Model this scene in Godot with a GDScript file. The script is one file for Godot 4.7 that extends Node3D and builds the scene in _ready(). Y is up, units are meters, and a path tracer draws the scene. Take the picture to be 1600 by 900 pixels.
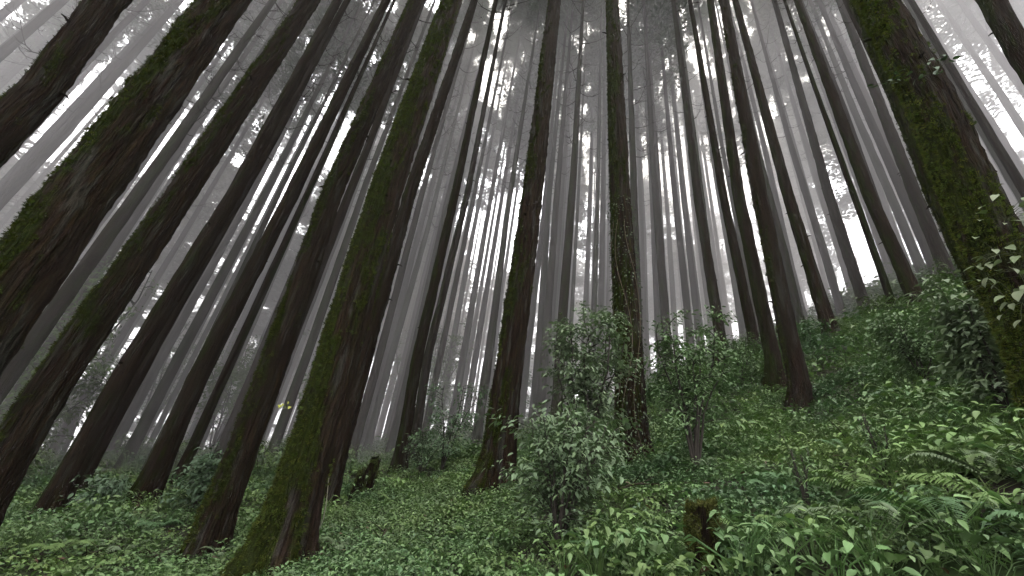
extends Node3D
# A misty stand of tall conifers on a hillside, seen from between the trunks. Metres, y up, camera 1.5 m above the slope at the origin.

const FOCAL := 620.0            # in pixels of the 1600 x 900 photograph
const EYE := Vector3(0, 1.5, 0)
var cam_basis: Basis
var rng := RandomNumberGenerator.new()
var n_slow := FastNoiseLite.new()
var n_fine := FastNoiseLite.new()
var n_patch := FastNoiseLite.new()
var taken := {}
var M := {}
var bumps := []                 # ground corrections (x, z, dy) found from the feet of the measured trees
var crown_meshes := []
var stand_trunks := []
var leaf_meshes := []
var spots := []                 # where trees stand (x, z)

# ---------------------------------------------------------------- small helpers
func numbered(called: String) -> String:
	var n: int = taken.get(called, 0)
	taken[called] = n + 1
	return called if n == 0 else "%s_%03d" % [called, n]

func tag(o: Node, label: String, category: String, group := "") -> void:
	o.set_meta("label", label)
	o.set_meta("category", category)
	if group: o.set_meta("group", group)

func thing(called: String, label: String, category: String, at: Vector3, group := "") -> Node3D:
	var o := Node3D.new()
	o.name = numbered(called)
	add_child(o)
	o.position = at
	tag(o, label, category, group)
	return o

func part(called: String, mesh: Mesh, mat: Material, parent: Node3D, at := Transform3D()) -> MeshInstance3D:
	var o := MeshInstance3D.new()
	o.name = called
	o.mesh = mesh
	o.material_override = mat
	o.transform = at
	parent.add_child(o, true)
	return o

func scatter(called: String, mesh: Mesh, mat: Material, parent: Node3D, where: Array, cols: Array) -> MultiMeshInstance3D:
	var mm := MultiMesh.new()
	mm.transform_format = MultiMesh.TRANSFORM_3D
	mm.use_colors = true
	mm.mesh = mesh
	mm.instance_count = where.size()
	for i in where.size():
		mm.set_instance_transform(i, where[i])
		mm.set_instance_color(i, cols[i])
	var o := MultiMeshInstance3D.new()
	o.name = numbered(called) if parent == self else called
	o.multimesh = mm
	o.material_override = mat
	o.set_meta("kind", "stuff")
	parent.add_child(o, true)
	return o

func look(px: float, py: float) -> Vector3:      # direction of a photograph pixel
	return (cam_basis * Vector3((px - 800.0) / FOCAL, (450.0 - py) / FOCAL, -1.0)).normalized()

func at_range(px: float, py: float, r: float) -> Vector3:   # the point that a pixel shows at horizontal distance r
	var v := look(px, py)
	return EYE + v * (r / Vector2(v.x, v.z).length())

func range_of(px: float, py: float, wide: float, diam: float) -> float:   # distance of an upright trunk of known diameter
	var up := (Vector2(958, -760) - Vector2(px, py)).normalized()
	var n := Vector2(-up.y, up.x) * wide * 0.5
	var a := look(px + n.x, py + n.y)
	var b := look(px - n.x, py - n.y)
	var t := absf(atan2(a.x, -a.z) - atan2(b.x, -b.z))
	return diam * 0.5 / sin(t * 0.5)

func slope_height(x: float, z: float) -> float:
	var g := 0.309 * x + 0.012 * x * x
	if x > 14.0: g = 0.309 * 14 + 0.012 * 196 + 0.645 * (x - 14.0)
	if x < -8.0: g = -0.309 * 8 + 0.012 * 64 + 0.117 * (x + 8.0)
	var d := -z
	if d < -8.0: d = -8.0 + (d + 8.0) * 0.2
	var h := g + 0.182 * d
	var t := maxf(0.0, Vector2(x, z).length() - 25.0)
	return h - 1.15 * t * t / (t + 9.0)          # the hill rounds over beyond the stand

func ground(x: float, z: float) -> float:
	var h := slope_height(x, z)
	var s := 0.0
	var w := 0.0
	for b in bumps:
		var q := exp(-((x - b.x) * (x - b.x) + (z - b.z) * (z - b.z)) / 5.0)
		s += q * b.y
		w += q
	h += s / (w + 0.25)
	return h + 0.10 * n_slow.get_noise_2d(x * 6.0, z * 6.0) + 0.05 * n_slow.get_noise_2d(x * 22.0 + 50, z * 22.0)

func ground_at(px: float, py: float) -> Vector3:   # where a pixel's ray meets the slope
	var v := look(px, py)
	var t := 1.5
	while t < 70.0:
		var p := EYE + v * t
		var gap := p.y - ground(p.x, p.z)
		if gap < 0.01: return Vector3(p.x, ground(p.x, p.z), p.z)
		t += maxf(0.02, gap * 0.4)
	return EYE + v * 30.0

func jit(c: Color, amount := 0.25) -> Color:
	var k := 1.0 + rng.randf_range(-amount, amount)
	return Color(c.r * k * rng.randf_range(0.92, 1.08), c.g * k, c.b * k * rng.randf_range(0.88, 1.12))

# ---------------------------------------------------------------- mesh collecting
class Builder:
	var v := PackedVector3Array()
	var c := PackedColorArray()
	var uv := PackedVector2Array()
	var f := PackedInt32Array()
	func put(p: Vector3, col: Color, t := Vector2.ZERO) -> int:
		v.append(p); c.append(col); uv.append(t)
		return v.size() - 1
	func tri(a: int, b: int, d: int) -> void:
		f.append(a); f.append(b); f.append(d)
	func leaf(x: Transform3D, l: float, w: float, fold: float, droop: float, col: Color) -> void:   # grows along -z, face up
		var b := put(x.origin, col)
		var ids := []
		for s in [[0.17, 0.36], [0.42, 0.5], [0.74, 0.32]]:
			var y: float = -droop * s[0] * s[0] * l
			ids.append(put(x * Vector3(-w * s[1], y + fold * w, -l * s[0]), col))
			ids.append(put(x * Vector3(0, y, -l * s[0]), col))
			ids.append(put(x * Vector3(w * s[1], y + fold * w, -l * s[0]), col))
		var e := put(x * Vector3(0, -droop * l, -l), col)
		tri(b, ids[0], ids[1]); tri(b, ids[1], ids[2])
		for q in [0, 3]:
			tri(ids[q], ids[q + 3], ids[q + 4]); tri(ids[q], ids[q + 4], ids[q + 1])
			tri(ids[q + 1], ids[q + 4], ids[q + 5]); tri(ids[q + 1], ids[q + 5], ids[q + 2])
		tri(ids[6], e, ids[7]); tri(ids[7], e, ids[8])
	func blade(p: Vector3, along: Vector3, side: Vector3, col: Color) -> void:   # a narrow two-triangle spray
		var a := put(p - side * 0.25, col)
		var b := put(p + along * 0.45 + side, col)
		var d := put(p + along * 0.5 - side, col)
		var e := put(p + along, col)
		tri(a, d, b); tri(b, d, e)
	func tube(pts: Array, rad: Array, sides: int, col: Color) -> void:
		var first := v.size()
		for i in pts.size():
			var p: Vector3 = pts[i]
			var d: Vector3 = (pts[mini(i + 1, pts.size() - 1)] - pts[maxi(i - 1, 0)]).normalized()
			var s := d.cross(Vector3(0.31, 0.2, 0.93)).normalized()
			var t := s.cross(d)
			for k in sides:
				var a := TAU * k / sides
				put(p + (s * cos(a) + t * sin(a)) * float(rad[i]), col, Vector2(float(k) / sides, p.length()))
		for i in pts.size() - 1:
			for k in sides:
				var a := first + i * sides + k
				var b := first + i * sides + (k + 1) % sides
				tri(a, a + sides, b); tri(b, a + sides, b + sides)
	func done() -> ArrayMesh:
		var n := PackedVector3Array()
		n.resize(v.size())
		for i in range(0, f.size(), 3):
			var a := v[f[i]]
			var q := (v[f[i + 2]] - a).cross(v[f[i + 1]] - a)
			n[f[i]] += q; n[f[i + 1]] += q; n[f[i + 2]] += q
		for i in n.size():
			n[i] = n[i].normalized() if n[i].length_squared() > 1e-20 else Vector3.UP
		var arr := []
		arr.resize(Mesh.ARRAY_MAX)
		arr[Mesh.ARRAY_VERTEX] = v
		arr[Mesh.ARRAY_NORMAL] = n
		arr[Mesh.ARRAY_COLOR] = c
		arr[Mesh.ARRAY_TEX_UV] = uv
		arr[Mesh.ARRAY_INDEX] = f
		var m := ArrayMesh.new()
		m.add_surface_from_arrays(Mesh.PRIMITIVE_TRIANGLES, arr)
		return m

# ---------------------------------------------------------------- materials
func bark_image(height: bool) -> ImageTexture:     # fibrous upright strips, seamless round the trunk
	var w := 384
	var h := 512
	var im := Image.create(w, h, false, Image.FORMAT_RGB8)
	var a := FastNoiseLite.new()
	a.seed = 5; a.frequency = 1.0; a.fractal_octaves = 4
	for y in h:
		var t := TAU * y / h
		for x in w:
			var s := TAU * x / w
			# two circles in 4-D would be seamless both ways; here the strips wrap round and v is mirrored by a slow cosine
			var v := a.get_noise_3d(cos(s) * 9.0 + 0.2 * cos(t), sin(s) * 9.0 + 0.2 * sin(t), 0.8 * cos(t))
			var q := a.get_noise_3d(cos(s) * 30.0 + 9.0, sin(s) * 30.0 + 0.9 * sin(t), 1.8 * cos(t) + 3.0)
			var g := a.get_noise_2d(x * 0.23, y * 0.19)
			var k := clampf(0.5 + 0.75 * v + 0.45 * q, 0.0, 1.0)
			if height:
				k = clampf(k + 0.12 * g, 0, 1)
				im.set_pixel(x, y, Color(k, k, k))
			else:
				k = clampf(0.55 + 0.42 * k + 0.22 * g, 0.2, 1.0)
				im.set_pixel(x, y, Color(k, k * 0.985, k * 0.97))
	return ImageTexture.create_from_image(im)

func plain(rough := 0.9, spec := 0.3) -> StandardMaterial3D:
	var m := StandardMaterial3D.new()
	m.vertex_color_use_as_albedo = true
	m.roughness = rough
	m.metallic_specular = spec
	return m

func leafy(back: Color, rough := 0.55, spec := 0.4) -> StandardMaterial3D:
	var m := plain(rough, spec)
	m.cull_mode = BaseMaterial3D.CULL_DISABLED
	m.backlight_enabled = true
	m.backlight = back
	return m

func make_materials() -> void:
	var bark := plain(0.95, 0.15)
	bark.albedo_texture = bark_image(false)
	bark.heightmap_enabled = true
	bark.heightmap_texture = bark_image(true)
	bark.heightmap_scale = 3.5
	bark.uv1_scale = Vector3(1, 1, 1)
	M.bark = bark
	M.wood = plain(0.95, 0.2)
	M.needles = plain(0.75, 0.3)
	M.needles.cull_mode = BaseMaterial3D.CULL_DISABLED
	M.leaf = leafy(Color(0.45, 0.55, 0.33), 0.62, 0.32)
	M.cover = leafy(Color(0.45, 0.55, 0.33), 0.6, 0.4)
	M.moss = leafy(Color(0.6, 0.65, 0.3), 0.95, 0.15)
	var soil := plain(0.97, 0.2)
	var nt := NoiseTexture2D.new()
	nt.width = 512; nt.height = 512; nt.seamless = true
	var fn := FastNoiseLite.new()
	fn.seed = 3; fn.frequency = 0.03; fn.fractal_octaves = 5
	nt.noise = fn
	var ramp := Gradient.new()
	ramp.set_color(0, Color(0.45, 0.45, 0.45)); ramp.set_color(1, Color(1, 1, 1))
	nt.color_ramp = ramp
	soil.albedo_texture = nt
	soil.uv1_triplanar = true
	soil.uv1_world_triplanar = true
	soil.uv1_scale = Vector3.ONE * 0.9
	M.soil = soil

# ---------------------------------------------------------------- trees
const BARK := Color(0.027, 0.020, 0.013)
const MOSS := Color(0.020, 0.028, 0.006)

func curve_at(pts: Array, h: float) -> Vector3:     # pts sorted by height; point of the axis at height h
	if h <= pts[0].y: return pts[0]
	for i in pts.size() - 1:
		var a: Vector3 = pts[i]
		var b: Vector3 = pts[i + 1]
		if h <= b.y:
			var t := (h - a.y) / (b.y - a.y)
			return a.lerp(b, t)
	return pts[-1]

# axis: points of the trunk's middle relative to its foot. look_moss: 0 bare .. 1 thick; side: compass angle of the mossier side
func trunk_mesh(axis: Array, rad: float, tall: float, segs: int, fine_to: float, step: float, seed_: int, moss: float, side: float, flare: float, rough: float, want := []) -> ArrayMesh:
	var b := Builder.new()
	var hs := []
	var h := -0.5
	while h < tall:
		hs.append(h)
		h += step * (0.6 if h < 1.2 else 1.0) if h < fine_to else step * 5.0
	hs.append(tall)
	var off := Vector3(seed_ * 7.7, seed_ * 3.1, seed_ * 5.3)
	var lobes := 4 + seed_ % 3
	for i in hs.size():
		h = hs[i]
		var up: float = clampf(h / tall, 0, 1)
		var mid := curve_at(axis, h)
		if h < 0.0: mid.y = h
		var low := exp(-maxf(h, 0.0) / 0.42)
		var r0 := rad * (1.0 - 0.80 * pow(up, 1.25)) * (1.0 + flare * low)
		for k in segs + 1:
			var a := TAU * (k % segs) / segs
			var ca := cos(a)
			var sa := sin(a)
			var swell := n_slow.get_noise_3d(ca * 14.0 + off.x, h * 14.0, sa * 14.0 + off.z)
			var rib := 0.6 - 2.2 * absf(n_fine.get_noise_3d(ca * 5.5 + off.x, h * 0.55 + off.y, sa * 5.5))
			var knob := n_fine.get_noise_3d(ca * 2.4 + off.z, h * 2.4 * 1.6, sa * 2.4 + off.x)
			var m := moss * 1.5 - 0.75 + 0.75 * cos(a - side) * (0.5 + 0.5 * moss) + 1.1 * n_patch.get_noise_3d(ca * 2.2 + off.y, h * 1.1, sa * 2.2 + off.x) + 0.7 * n_patch.get_noise_3d(ca * 9 + off.y, h * 7.0, sa * 9)
			var mossy := smoothstep(-0.12, 0.18, m)
			var r := r0 * (1.0 + 0.06 * swell + flare * 0.45 * low * cos(lobes * a + seed_)) + rough * (0.028 * rib + 0.022 * knob) + mossy * 0.012
			var col := BARK * (0.85 + 0.5 * n_patch.get_noise_3d(ca * 5 + off.x, h * 0.8, sa * 5 + 40.0))
			if n_patch.get_noise_3d(ca * 4.0 + off.z, h * 1.5 + 30.0, sa * 4.0) > 0.28: col = col.lerp(Color(0.048, 0.048, 0.04), 0.6)   # lichen
			col = col.lerp(MOSS * (1.0 + 0.6 * n_patch.get_noise_3d(ca * 12, h * 9.0 + off.x, sa * 12)), mossy * 0.92)
			col.a = 1.0
			var p := mid + Vector3(ca * r, 0, sa * r)
			b.put(p, col, Vector2(float(k) / segs, h / 1.6))
			if want.size() and k < segs and m > 0.0:
				want[0].append([p, Vector3(ca, 0, sa), m])
	var row := segs + 1
	for i in hs.size() - 1:
		for k in segs:
			var q := i * row + k
			b.tri(q, q + 1, q + row); b.tri(q + 1, q + row + 1, q + row)
	limbs(b, axis, rad, tall, seed_, 0.53 if seed_ < 60 else 0.36)
	return b.done()

func limbs(b: Builder, axis: Array, rad: float, tall: float, seed_: int, low: float) -> void:   # bare dead branches below the crown and the live ones inside it
	var g := RandomNumberGenerator.new()
	g.seed = 900 + seed_
	var n := 34 + seed_ % 11
	if seed_ < 60:                       # broken stubs on the bare part of the nearer trunks
		for i in 5:
			var h := g.randf_range(2.0, 17.0)
			var a := g.randf() * TAU
			var d := Vector3(cos(a), g.randf_range(-0.3, 0.5), sin(a))
			var p := curve_at(axis, h) + d * rad * 0.7
			var l := g.randf_range(0.03, 0.14)
			b.tube([p, p + d * (rad * 0.3 + l * 0.5), p + d * (rad * 0.3 + l) + Vector3(0, -0.03, 0)], [0.03, 0.02, 0.010], 5, BARK)
	for i in n:
		var h := tall * lerpf(low, 0.97, pow(float(i) / n, 0.9))
		var live := h > tall * 0.6
		var a := i * 2.4 + g.randf() * 0.8
		var l := g.randf_range(0.5, 1.7) if not live else lerpf(1.9, 0.4, (h / tall - 0.6) / 0.4) * g.randf_range(0.8, 1.1)
		var p := curve_at(axis, h)
		var d := Vector3(cos(a), 0, sin(a))
		var sag := g.randf_range(-0.05, 0.35)
		var pts := []
		var rs := []
		var r := g.randf_range(0.016, 0.032) * (1.2 if live else 1.0)
		for k in 6:
			var t := k / 5.0
			pts.append(p + d * l * t + Vector3(0, l * (-sag * sin(t * PI) + 0.35 * t * t), 0) + Vector3(sin(t * 7 + i), 0, cos(t * 5 + i)) * 0.06 * t)
			rs.append(r * (1.0 - 0.8 * t))
		b.tube(pts, rs, 4, BARK * 0.9)
		if not live:
			for k in 5:
				var t := g.randf_range(0.3, 1.0)
				var q: Vector3 = pts[int(t * 5)]
				var e := (d.rotated(Vector3.UP, g.randf_range(-1.2, 1.2)) + Vector3(0, g.randf_range(-0.2, 0.9), 0)) * g.randf_range(0.2, 0.55)
				b.tube([q, q + e * 0.5 + Vector3(0, -0.04, 0), q + e], [r * 0.45, r * 0.35, r * 0.15], 3, BARK * 0.9)

func crown_mesh(seed_: int, tall: float, start: float, wide: float) -> ArrayMesh:
	var b := Builder.new()
	var g := RandomNumberGenerator.new()
	g.seed = 40 + seed_
	var n := 50
	for i in n:
		var u := pow(float(i) / n, 0.85)
		var h := lerpf(start, tall - 0.4, u)
		var a := i * 2.39996 + g.randf_range(-0.5, 0.5)
		var l := wide * (1.0 - pow(u, 1.8)) * g.randf_range(0.55, 1.15) + 0.25
		if g.randf() < 0.34 * (1.0 - u): continue
		var d := Vector3(cos(a), 0, sin(a))
		var lumps := 2 + int(l * 1.3)
		for j in lumps:
			var t := lerpf(0.35, 1.0, (j + g.randf()) / lumps)
			var q := d.rotated(Vector3.UP, g.randf_range(-0.42, 0.42)) * l * t + Vector3(0, h - l * 0.28 * sin(t * PI * 0.8) + l * 0.28 * t * t + g.randf_range(-0.25, 0.25), 0)
			var r := g.randf_range(0.30, 0.58)
			var col := Color(0.040, 0.060, 0.030) * g.randf_range(0.75, 1.35)
			for k in 120:
				var s := Vector3(g.randfn(), g.randfn() * 0.75, g.randfn()).normalized() * pow(g.randf(), 0.5) * r
				var along := (s.normalized() * 0.7 + d * 0.45 + Vector3(0, 0.35, 0) + Vector3(g.randfn(), g.randfn(), g.randfn()) * 0.3).normalized() * g.randf_range(0.12, 0.26)
				var across := along.cross(Vector3(g.randfn(), g.randfn(), g.randfn())).normalized() * g.randf_range(0.024, 0.05)
				var cc := col * g.randf_range(0.8, 1.25)
				cc.a = 1.0
				b.blade(q + s, along, across, cc)
	return b.done()

# pixels: the trunk's middle in the photograph from low to high; r: its horizontal distance
func tree_axis(pixels: Array, r: float) -> Array:
	var pts := []
	for p in pixels: pts.append(at_range(p[0], p[1], r))
	return pts

func left_of(p: Vector3) -> float:      # compass angle of the mossier, weather side of a trunk
	var v := Vector2(p.x, p.z).normalized()
	return atan2(-v.x, v.y)

func near_tree(d: Dictionary) -> void:
	var r: float = d.r
	var pts := tree_axis(d.px, r)
	var a: Vector3 = pts[0]
	var b: Vector3 = pts[1]
	var foot := Vector3(a.x, 0, a.z)
	foot.y = ground(foot.x, foot.z)
	if d.has("foot"):
		var f := at_range(d.foot[0], d.foot[1], r)
		foot = Vector3(f.x, ground(f.x, f.z), f.z)
	var tall: float = d.get("tall", 42.0)
	var axis := [Vector3.ZERO]
	for p in pts:
		if p.y - foot.y > axis[-1].y + 0.3: axis.append(p - foot)
	var top: Vector3 = axis[-1]
	if top.y < tall: axis.append(Vector3(top.x * 1.05, tall, top.z * 1.05))
	var t := thing("conifer_tree", d.label, "tree", foot)
	spots.append(Vector2(foot.x, foot.z))
	var want := [[]]
	var near: bool = r < 9.9
	var mesh := trunk_mesh(axis, d.diam * 0.5, tall, (76 if r < 7.7 else 52) if near else 28, 20.0, 0.10 if near else 0.3, d.seed, d.moss, left_of(foot), d.get("flare", 0.5), 1.0 if near else 0.7, want)
	part("trunk", mesh, M.bark, t)
	var cr := part("crown", crown_meshes[d.seed % crown_meshes.size()], M.needles, t)
	cr.position = Vector3(axis[-1].x, tall - 36.0, axis[-1].z)
	cr.rotation.y = d.seed * 1.7
	if d.get("tufts", 0) > 0 and want[0].size():
		var g := RandomNumberGenerator.new()
		g.seed = d.seed * 13 + 1
		var tr := []
		var cols := []
		for i in d.tufts:
			var w: Array = want[0][g.randi() % want[0].size()]
			if w[0].y > 17.0: continue
			var nrm: Vector3 = w[1]
			var along := (nrm + Vector3(0, g.randf_range(-0.7, 0.5), 0)).normalized()
			var side := along.cross(Vector3(g.randfn(), g.randfn(), g.randfn())).normalized()
			var s: float = g.randf_range(0.6, 1.4) * d.get("tuft_size", 1.0)
			var q: Vector3 = w[0] + nrm.cross(Vector3.UP) * g.randf_range(-0.03, 0.03) + Vector3(0, g.randf_range(-0.06, 0.06), 0) - nrm * 0.006
			tr.append(Transform3D(Basis(side, along, side.cross(along)) * s, q))
			var k: float = g.randf_range(0.65, 1.45) * d.get("tuft_tint", 1.0)
			cols.append(Color(0.027 * k * g.randf_range(0.85, 1.3), 0.037 * k, 0.007 * k))
		scatter("moss", M.tuft, M.moss, t, tr, cols)

func stand_tree(x: float, z: float, k: int, size: float, label: String, group: String, spread := 1.0) -> void:
	var y := ground(x, z)
	var t := thing("conifer_tree", label, "tree", Vector3(x, y, z), group)
	t.rotation.y = fmod(k * 2.13, TAU)
	t.scale = Vector3(1, 1, 1)
	var s := Transform3D(Basis.from_scale(Vector3(size, rng.randf_range(0.9, 1.08), size)), Vector3.ZERO)
	part("trunk", stand_trunks[k % stand_trunks.size()], M.bark, t, s)
	var c := part("crown", crown_meshes[(k * 5 + 2) % crown_meshes.size()], M.needles, t, s)
	c.scale = Vector3(rng.randf_range(0.9, 1.15) * spread, s.basis.y.y, rng.randf_range(0.9, 1.15) * spread)
	if spread < 0.8:                     # overtopped trees keep only a short crown at their tip
		c.scale.y *= 0.4
		c.position.y = 36.0 * 0.6 * s.basis.y.y
		c.scale.x *= 1.25
		c.scale.z *= 1.25
	spots.append(Vector2(x, z))

# ---------------------------------------------------------------- undergrowth
func leaf_x(at: Vector3, yaw: float, pitch: float, roll := 0.0) -> Transform3D:
	return Transform3D(Basis.from_euler(Vector3(pitch, yaw, roll)), at)

func single_leaf(l: float, w: float) -> ArrayMesh:
	var b := Builder.new()
	b.leaf(Transform3D(), l, w, 0.16, 0.28, Color.WHITE)
	return b.done()

func herb_mesh(seed_: int, n: int, l: float, w: float, tall: float) -> ArrayMesh:     # a small plant: leaves on short stalks
	var b := Builder.new()
	var g := RandomNumberGenerator.new()
	g.seed = seed_
	for i in n:
		var a := i * 2.4 + g.randf() * 0.9
		var h := tall * g.randf_range(0.35, 1.0)
		var reach := g.randf_range(0.2, 0.8) * tall
		var p := Vector3(-sin(a) * reach, h, -cos(a) * reach)
		b.tube([Vector3(0, -0.02, 0), p * Vector3(0.35, 0.6, 0.35), p], [0.003, 0.0025, 0.0015], 3, Color(0.6, 0.7, 0.5))
		var s := g.randf_range(0.65, 1.2)
		var k := g.randf_range(0.8, 1.15)
		b.leaf(leaf_x(p, a + g.randf_range(-0.6, 0.6), g.randf_range(-0.5, 0.35), g.randf_range(-0.5, 0.5)), l * s, w * s, 0.18, g.randf_range(0.1, 0.5), Color(k, k, k))
	return b.done()

func carpet_mesh(seed_: int, n: int, wide: float, l: float) -> ArrayMesh:      # a patch of creeping small-leaved cover
	var b := Builder.new()
	var g := RandomNumberGenerator.new()
	g.seed = seed_
	for i in n:
		var a := g.randf() * TAU
		var r := sqrt(g.randf()) * wide
		var p := Vector3(cos(a) * r, g.randf_range(0.02, 0.13), sin(a) * r)
		var s := g.randf_range(0.6, 1.3)
		var k := g.randf_range(0.75, 1.2)
		b.leaf(leaf_x(p, g.randf() * TAU, g.randf_range(-0.7, 0.5), g.randf_range(-0.6, 0.6)), l * s, l * s * g.randf_range(0.6, 0.95), 0.12, 0.3, Color(k, k, k))
	return b.done()

func grass_mesh(seed_: int, n: int, tall: float) -> ArrayMesh:
	var b := Builder.new()
	var g := RandomNumberGenerator.new()
	g.seed = seed_
	for i in n:
		var a := g.randf() * TAU
		var p := Vector3(cos(a), 0, sin(a)) * g.randf() * 0.09
		var d := Vector3(cos(a) * g.randf_range(0.2, 0.9), 1.0, sin(a) * g.randf_range(0.2, 0.9)).normalized() * tall * g.randf_range(0.5, 1.1)
		var s := d.cross(Vector3(g.randfn(), 0.1, g.randfn())).normalized() * 0.0022
		var k := g.randf_range(0.8, 1.2)
		var c := Color(k, k, k)
		var q := p + d * 0.55
		var e := p + d + Vector3(cos(a), -0.5, sin(a)) * tall * 0.3
		var i0 := b.put(p - s, c)
		var i1 := b.put(p + s, c)
		var i2 := b.put(q - s, c)
		var i3 := b.put(q + s, c)
		var i4 := b.put(e, c)
		b.tri(i0, i2, i1); b.tri(i1, i2, i3); b.tri(i2, i4, i3)
	return b.done()

func frond_mesh(seed_: int, l: float) -> ArrayMesh:       # arching fern frond along -z
	var b := Builder.new()
	var g := RandomNumberGenerator.new()
	g.seed = seed_
	var pts := []
	var rs := []
	var n := 30
	for i in n + 1:
		var t := float(i) / n
		pts.append(Vector3(0.03 * sin(t * 3.0), l * (0.62 * t - 0.62 * t * t * t) + l * 0.14 * t, -l * (0.92 * t)))
		rs.append(0.004 * (1.0 - 0.8 * t))
	b.tube(pts, rs, 3, Color(0.7, 0.75, 0.5))
	for i in range(3, n + 1):
		var t := float(i) / n
		var w := l * 0.17 * sin(PI * pow(1.0 - t, 0.72)) * 1.05 + 0.01
		var p: Vector3 = pts[i]
		for s in [-1.0, 1.0]:
			var k := g.randf_range(0.85, 1.12)
			b.leaf(leaf_x(p, s * -1.2 + s * 0.15 * t, -0.12 + g.randf_range(-0.15, 0.1), s * 0.2), w * g.randf_range(0.9, 1.05), maxf(0.008, w * 0.21), 0.05, 0.25, Color(k, k, k))
	return b.done()

func tint(c: Color, table: Dictionary, key: String, base: StandardMaterial3D) -> StandardMaterial3D:
	if not table.has(key):
		var m: StandardMaterial3D = base.duplicate()
		m.albedo_color = c.linear_to_srgb()
		table[key] = m
	return table[key]

func fern(at: Vector3, n: int, size: float, label: String, group: String, seed_: int, col: Color) -> void:
	var t := thing("fern", label, "fern", at, group)
	var g := RandomNumberGenerator.new()
	g.seed = seed_
	var mats := [tint(col, M.tints, "fern%d" % (seed_ % 3), M.leaf)]
	for i in n:
		var s := size * 0.72 * g.randf_range(0.7, 1.15)
		var b := Basis.from_euler(Vector3(g.randf_range(-0.15, 0.3), TAU * i / n + g.randf_range(-0.35, 0.35), g.randf_range(-0.2, 0.2))) * s
		part("frond", M.fronds[(i + seed_) % M.fronds.size()], mats[0], t, Transform3D(b, Vector3(0, 0.03, 0)))

func herb(at: Vector3, n: int, tall: float, leaf_size: float, label: String, group: String, seed_: int, col: Color) -> void:
	var t := thing("leafy_herb", label, "plant", at, group)
	var g := RandomNumberGenerator.new()
	g.seed = seed_
	var b := Builder.new()
	var top := Vector3(g.randf_range(-0.08, 0.08), tall, g.randf_range(-0.08, 0.08))
	b.tube([Vector3(0, -0.04, 0), top * 0.5 + Vector3(0.02, 0, 0), top], [0.006, 0.005, 0.003], 5, Color(0.06, 0.08, 0.035))
	part("stem", b.done(), M.wood, t)
	var m := tint(col, M.tints, "herb%d" % (seed_ % 5), M.leaf)
	for i in n:
		var u := lerpf(0.35, 1.0, float(i) / n)
		var a := i * 2.4 + g.randf_range(-0.4, 0.4)
		var p := top * u + Vector3(-sin(a), 0.1, -cos(a)) * leaf_size * 0.35
		var s := leaf_size * g.randf_range(0.75, 1.15) * (1.0 if u < 0.85 else 0.7)
		part("leaf", leaf_meshes[(i + seed_) % leaf_meshes.size()], m, t, leaf_x(p, a, g.randf_range(-0.35, 0.3), g.randf_range(-0.35, 0.35)).scaled_local(Vector3.ONE * s))

# a shrub: stems that fork, and leaves in sprays at their ends; the outermost leaves are separate pieces where they can be told apart
func shrub(called: String, at: Vector3, tall: float, wide: float, stems: int, leaves: int, leaf_len: float, col: Color, label: String, category: String, group: String, seed_: int, singles := 0, low := 0.25, lean := Vector3.ZERO) -> void:
	var t := thing(called, label, category, at, group)
	var g := RandomNumberGenerator.new()
	g.seed = seed_
	var ends := []
	for i in stems:
		var b := Builder.new()
		var a := TAU * i / stems + g.randf_range(-0.5, 0.5)
		var out := Vector3(cos(a), 0, sin(a)) * wide * 0.5 * g.randf_range(0.2, 0.75)
		var h := tall * g.randf_range(0.7, 1.0)
		var pts := []
		var rs := []
		var r := 0.008 + 0.007 * tall
		for k in 7:
			var u := k / 6.0
			pts.append(Vector3(0, -0.05, 0) + (out + lean) * pow(u, 1.3) + Vector3(0, h * u, 0) + Vector3(sin(u * 9 + i * 2), 0, cos(u * 7 + i)) * 0.05 * tall * u * 0.5)
			rs.append(r * (1.0 - 0.75 * u))
		b.tube(pts, rs, 6, Color(0.03, 0.027, 0.02))
		for k in 9:
			var u := lerpf(low, 1.0, pow((k + g.randf()) / 9.0, 0.8))
			var p: Vector3 = curve_of(pts, u)
			var ba := g.randf() * TAU
			var bl := wide * 0.5 * g.randf_range(0.35, 0.8) * (1.15 - 0.6 * u)
			var e := p + Vector3(cos(ba) * bl, bl * g.randf_range(0.05, 0.65), sin(ba) * bl)
			b.tube([p, p.lerp(e, 0.5) + Vector3(0, 0.03, 0), e], [r * 0.4, r * 0.28, r * 0.1], 4, Color(0.03, 0.028, 0.02))
			for q in 6:
				ends.append([p.lerp(e, 0.25 + 0.15 * q), (e - p).normalized()])
		part("stem", b.done(), M.wood, t)
	var f := Builder.new()
	var m := tint(col, M.tints, "shrub%s" % label, M.leaf)
	var put := []
	for i in leaves:
		var e: Array = ends[g.randi() % ends.size()]
		var d: Vector3 = e[1]
		var p: Vector3 = e[0] + Vector3(g.randfn(), g.randfn() * 0.8, g.randfn()) * leaf_len * 0.9
		var yaw := atan2(-d.x, -d.z) + g.randf_range(-1.3, 1.3)
		var x := leaf_x(p, yaw, g.randf_range(-0.75, 0.35), g.randf_range(-0.6, 0.6))
		var s := leaf_len * g.randf_range(0.45, 1.3)
		var k := g.randf_range(0.65, 1.3)
		if put.size() < singles and i % 5 == 0:
			put.append(x.scaled_local(Vector3.ONE * s))
		else:
			f.leaf(x, s, s * g.randf_range(0.36, 0.5), 0.15, g.randf_range(0.1, 0.5), Color(k, k, k * g.randf_range(0.85, 1.1)))
	var fo := part("foliage", f.done(), m, t)
	fo.set_meta("kind", "stuff")
	for i in put.size():
		part("leaf", leaf_meshes[i % leaf_meshes.size()], m, t, put[i])

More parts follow.
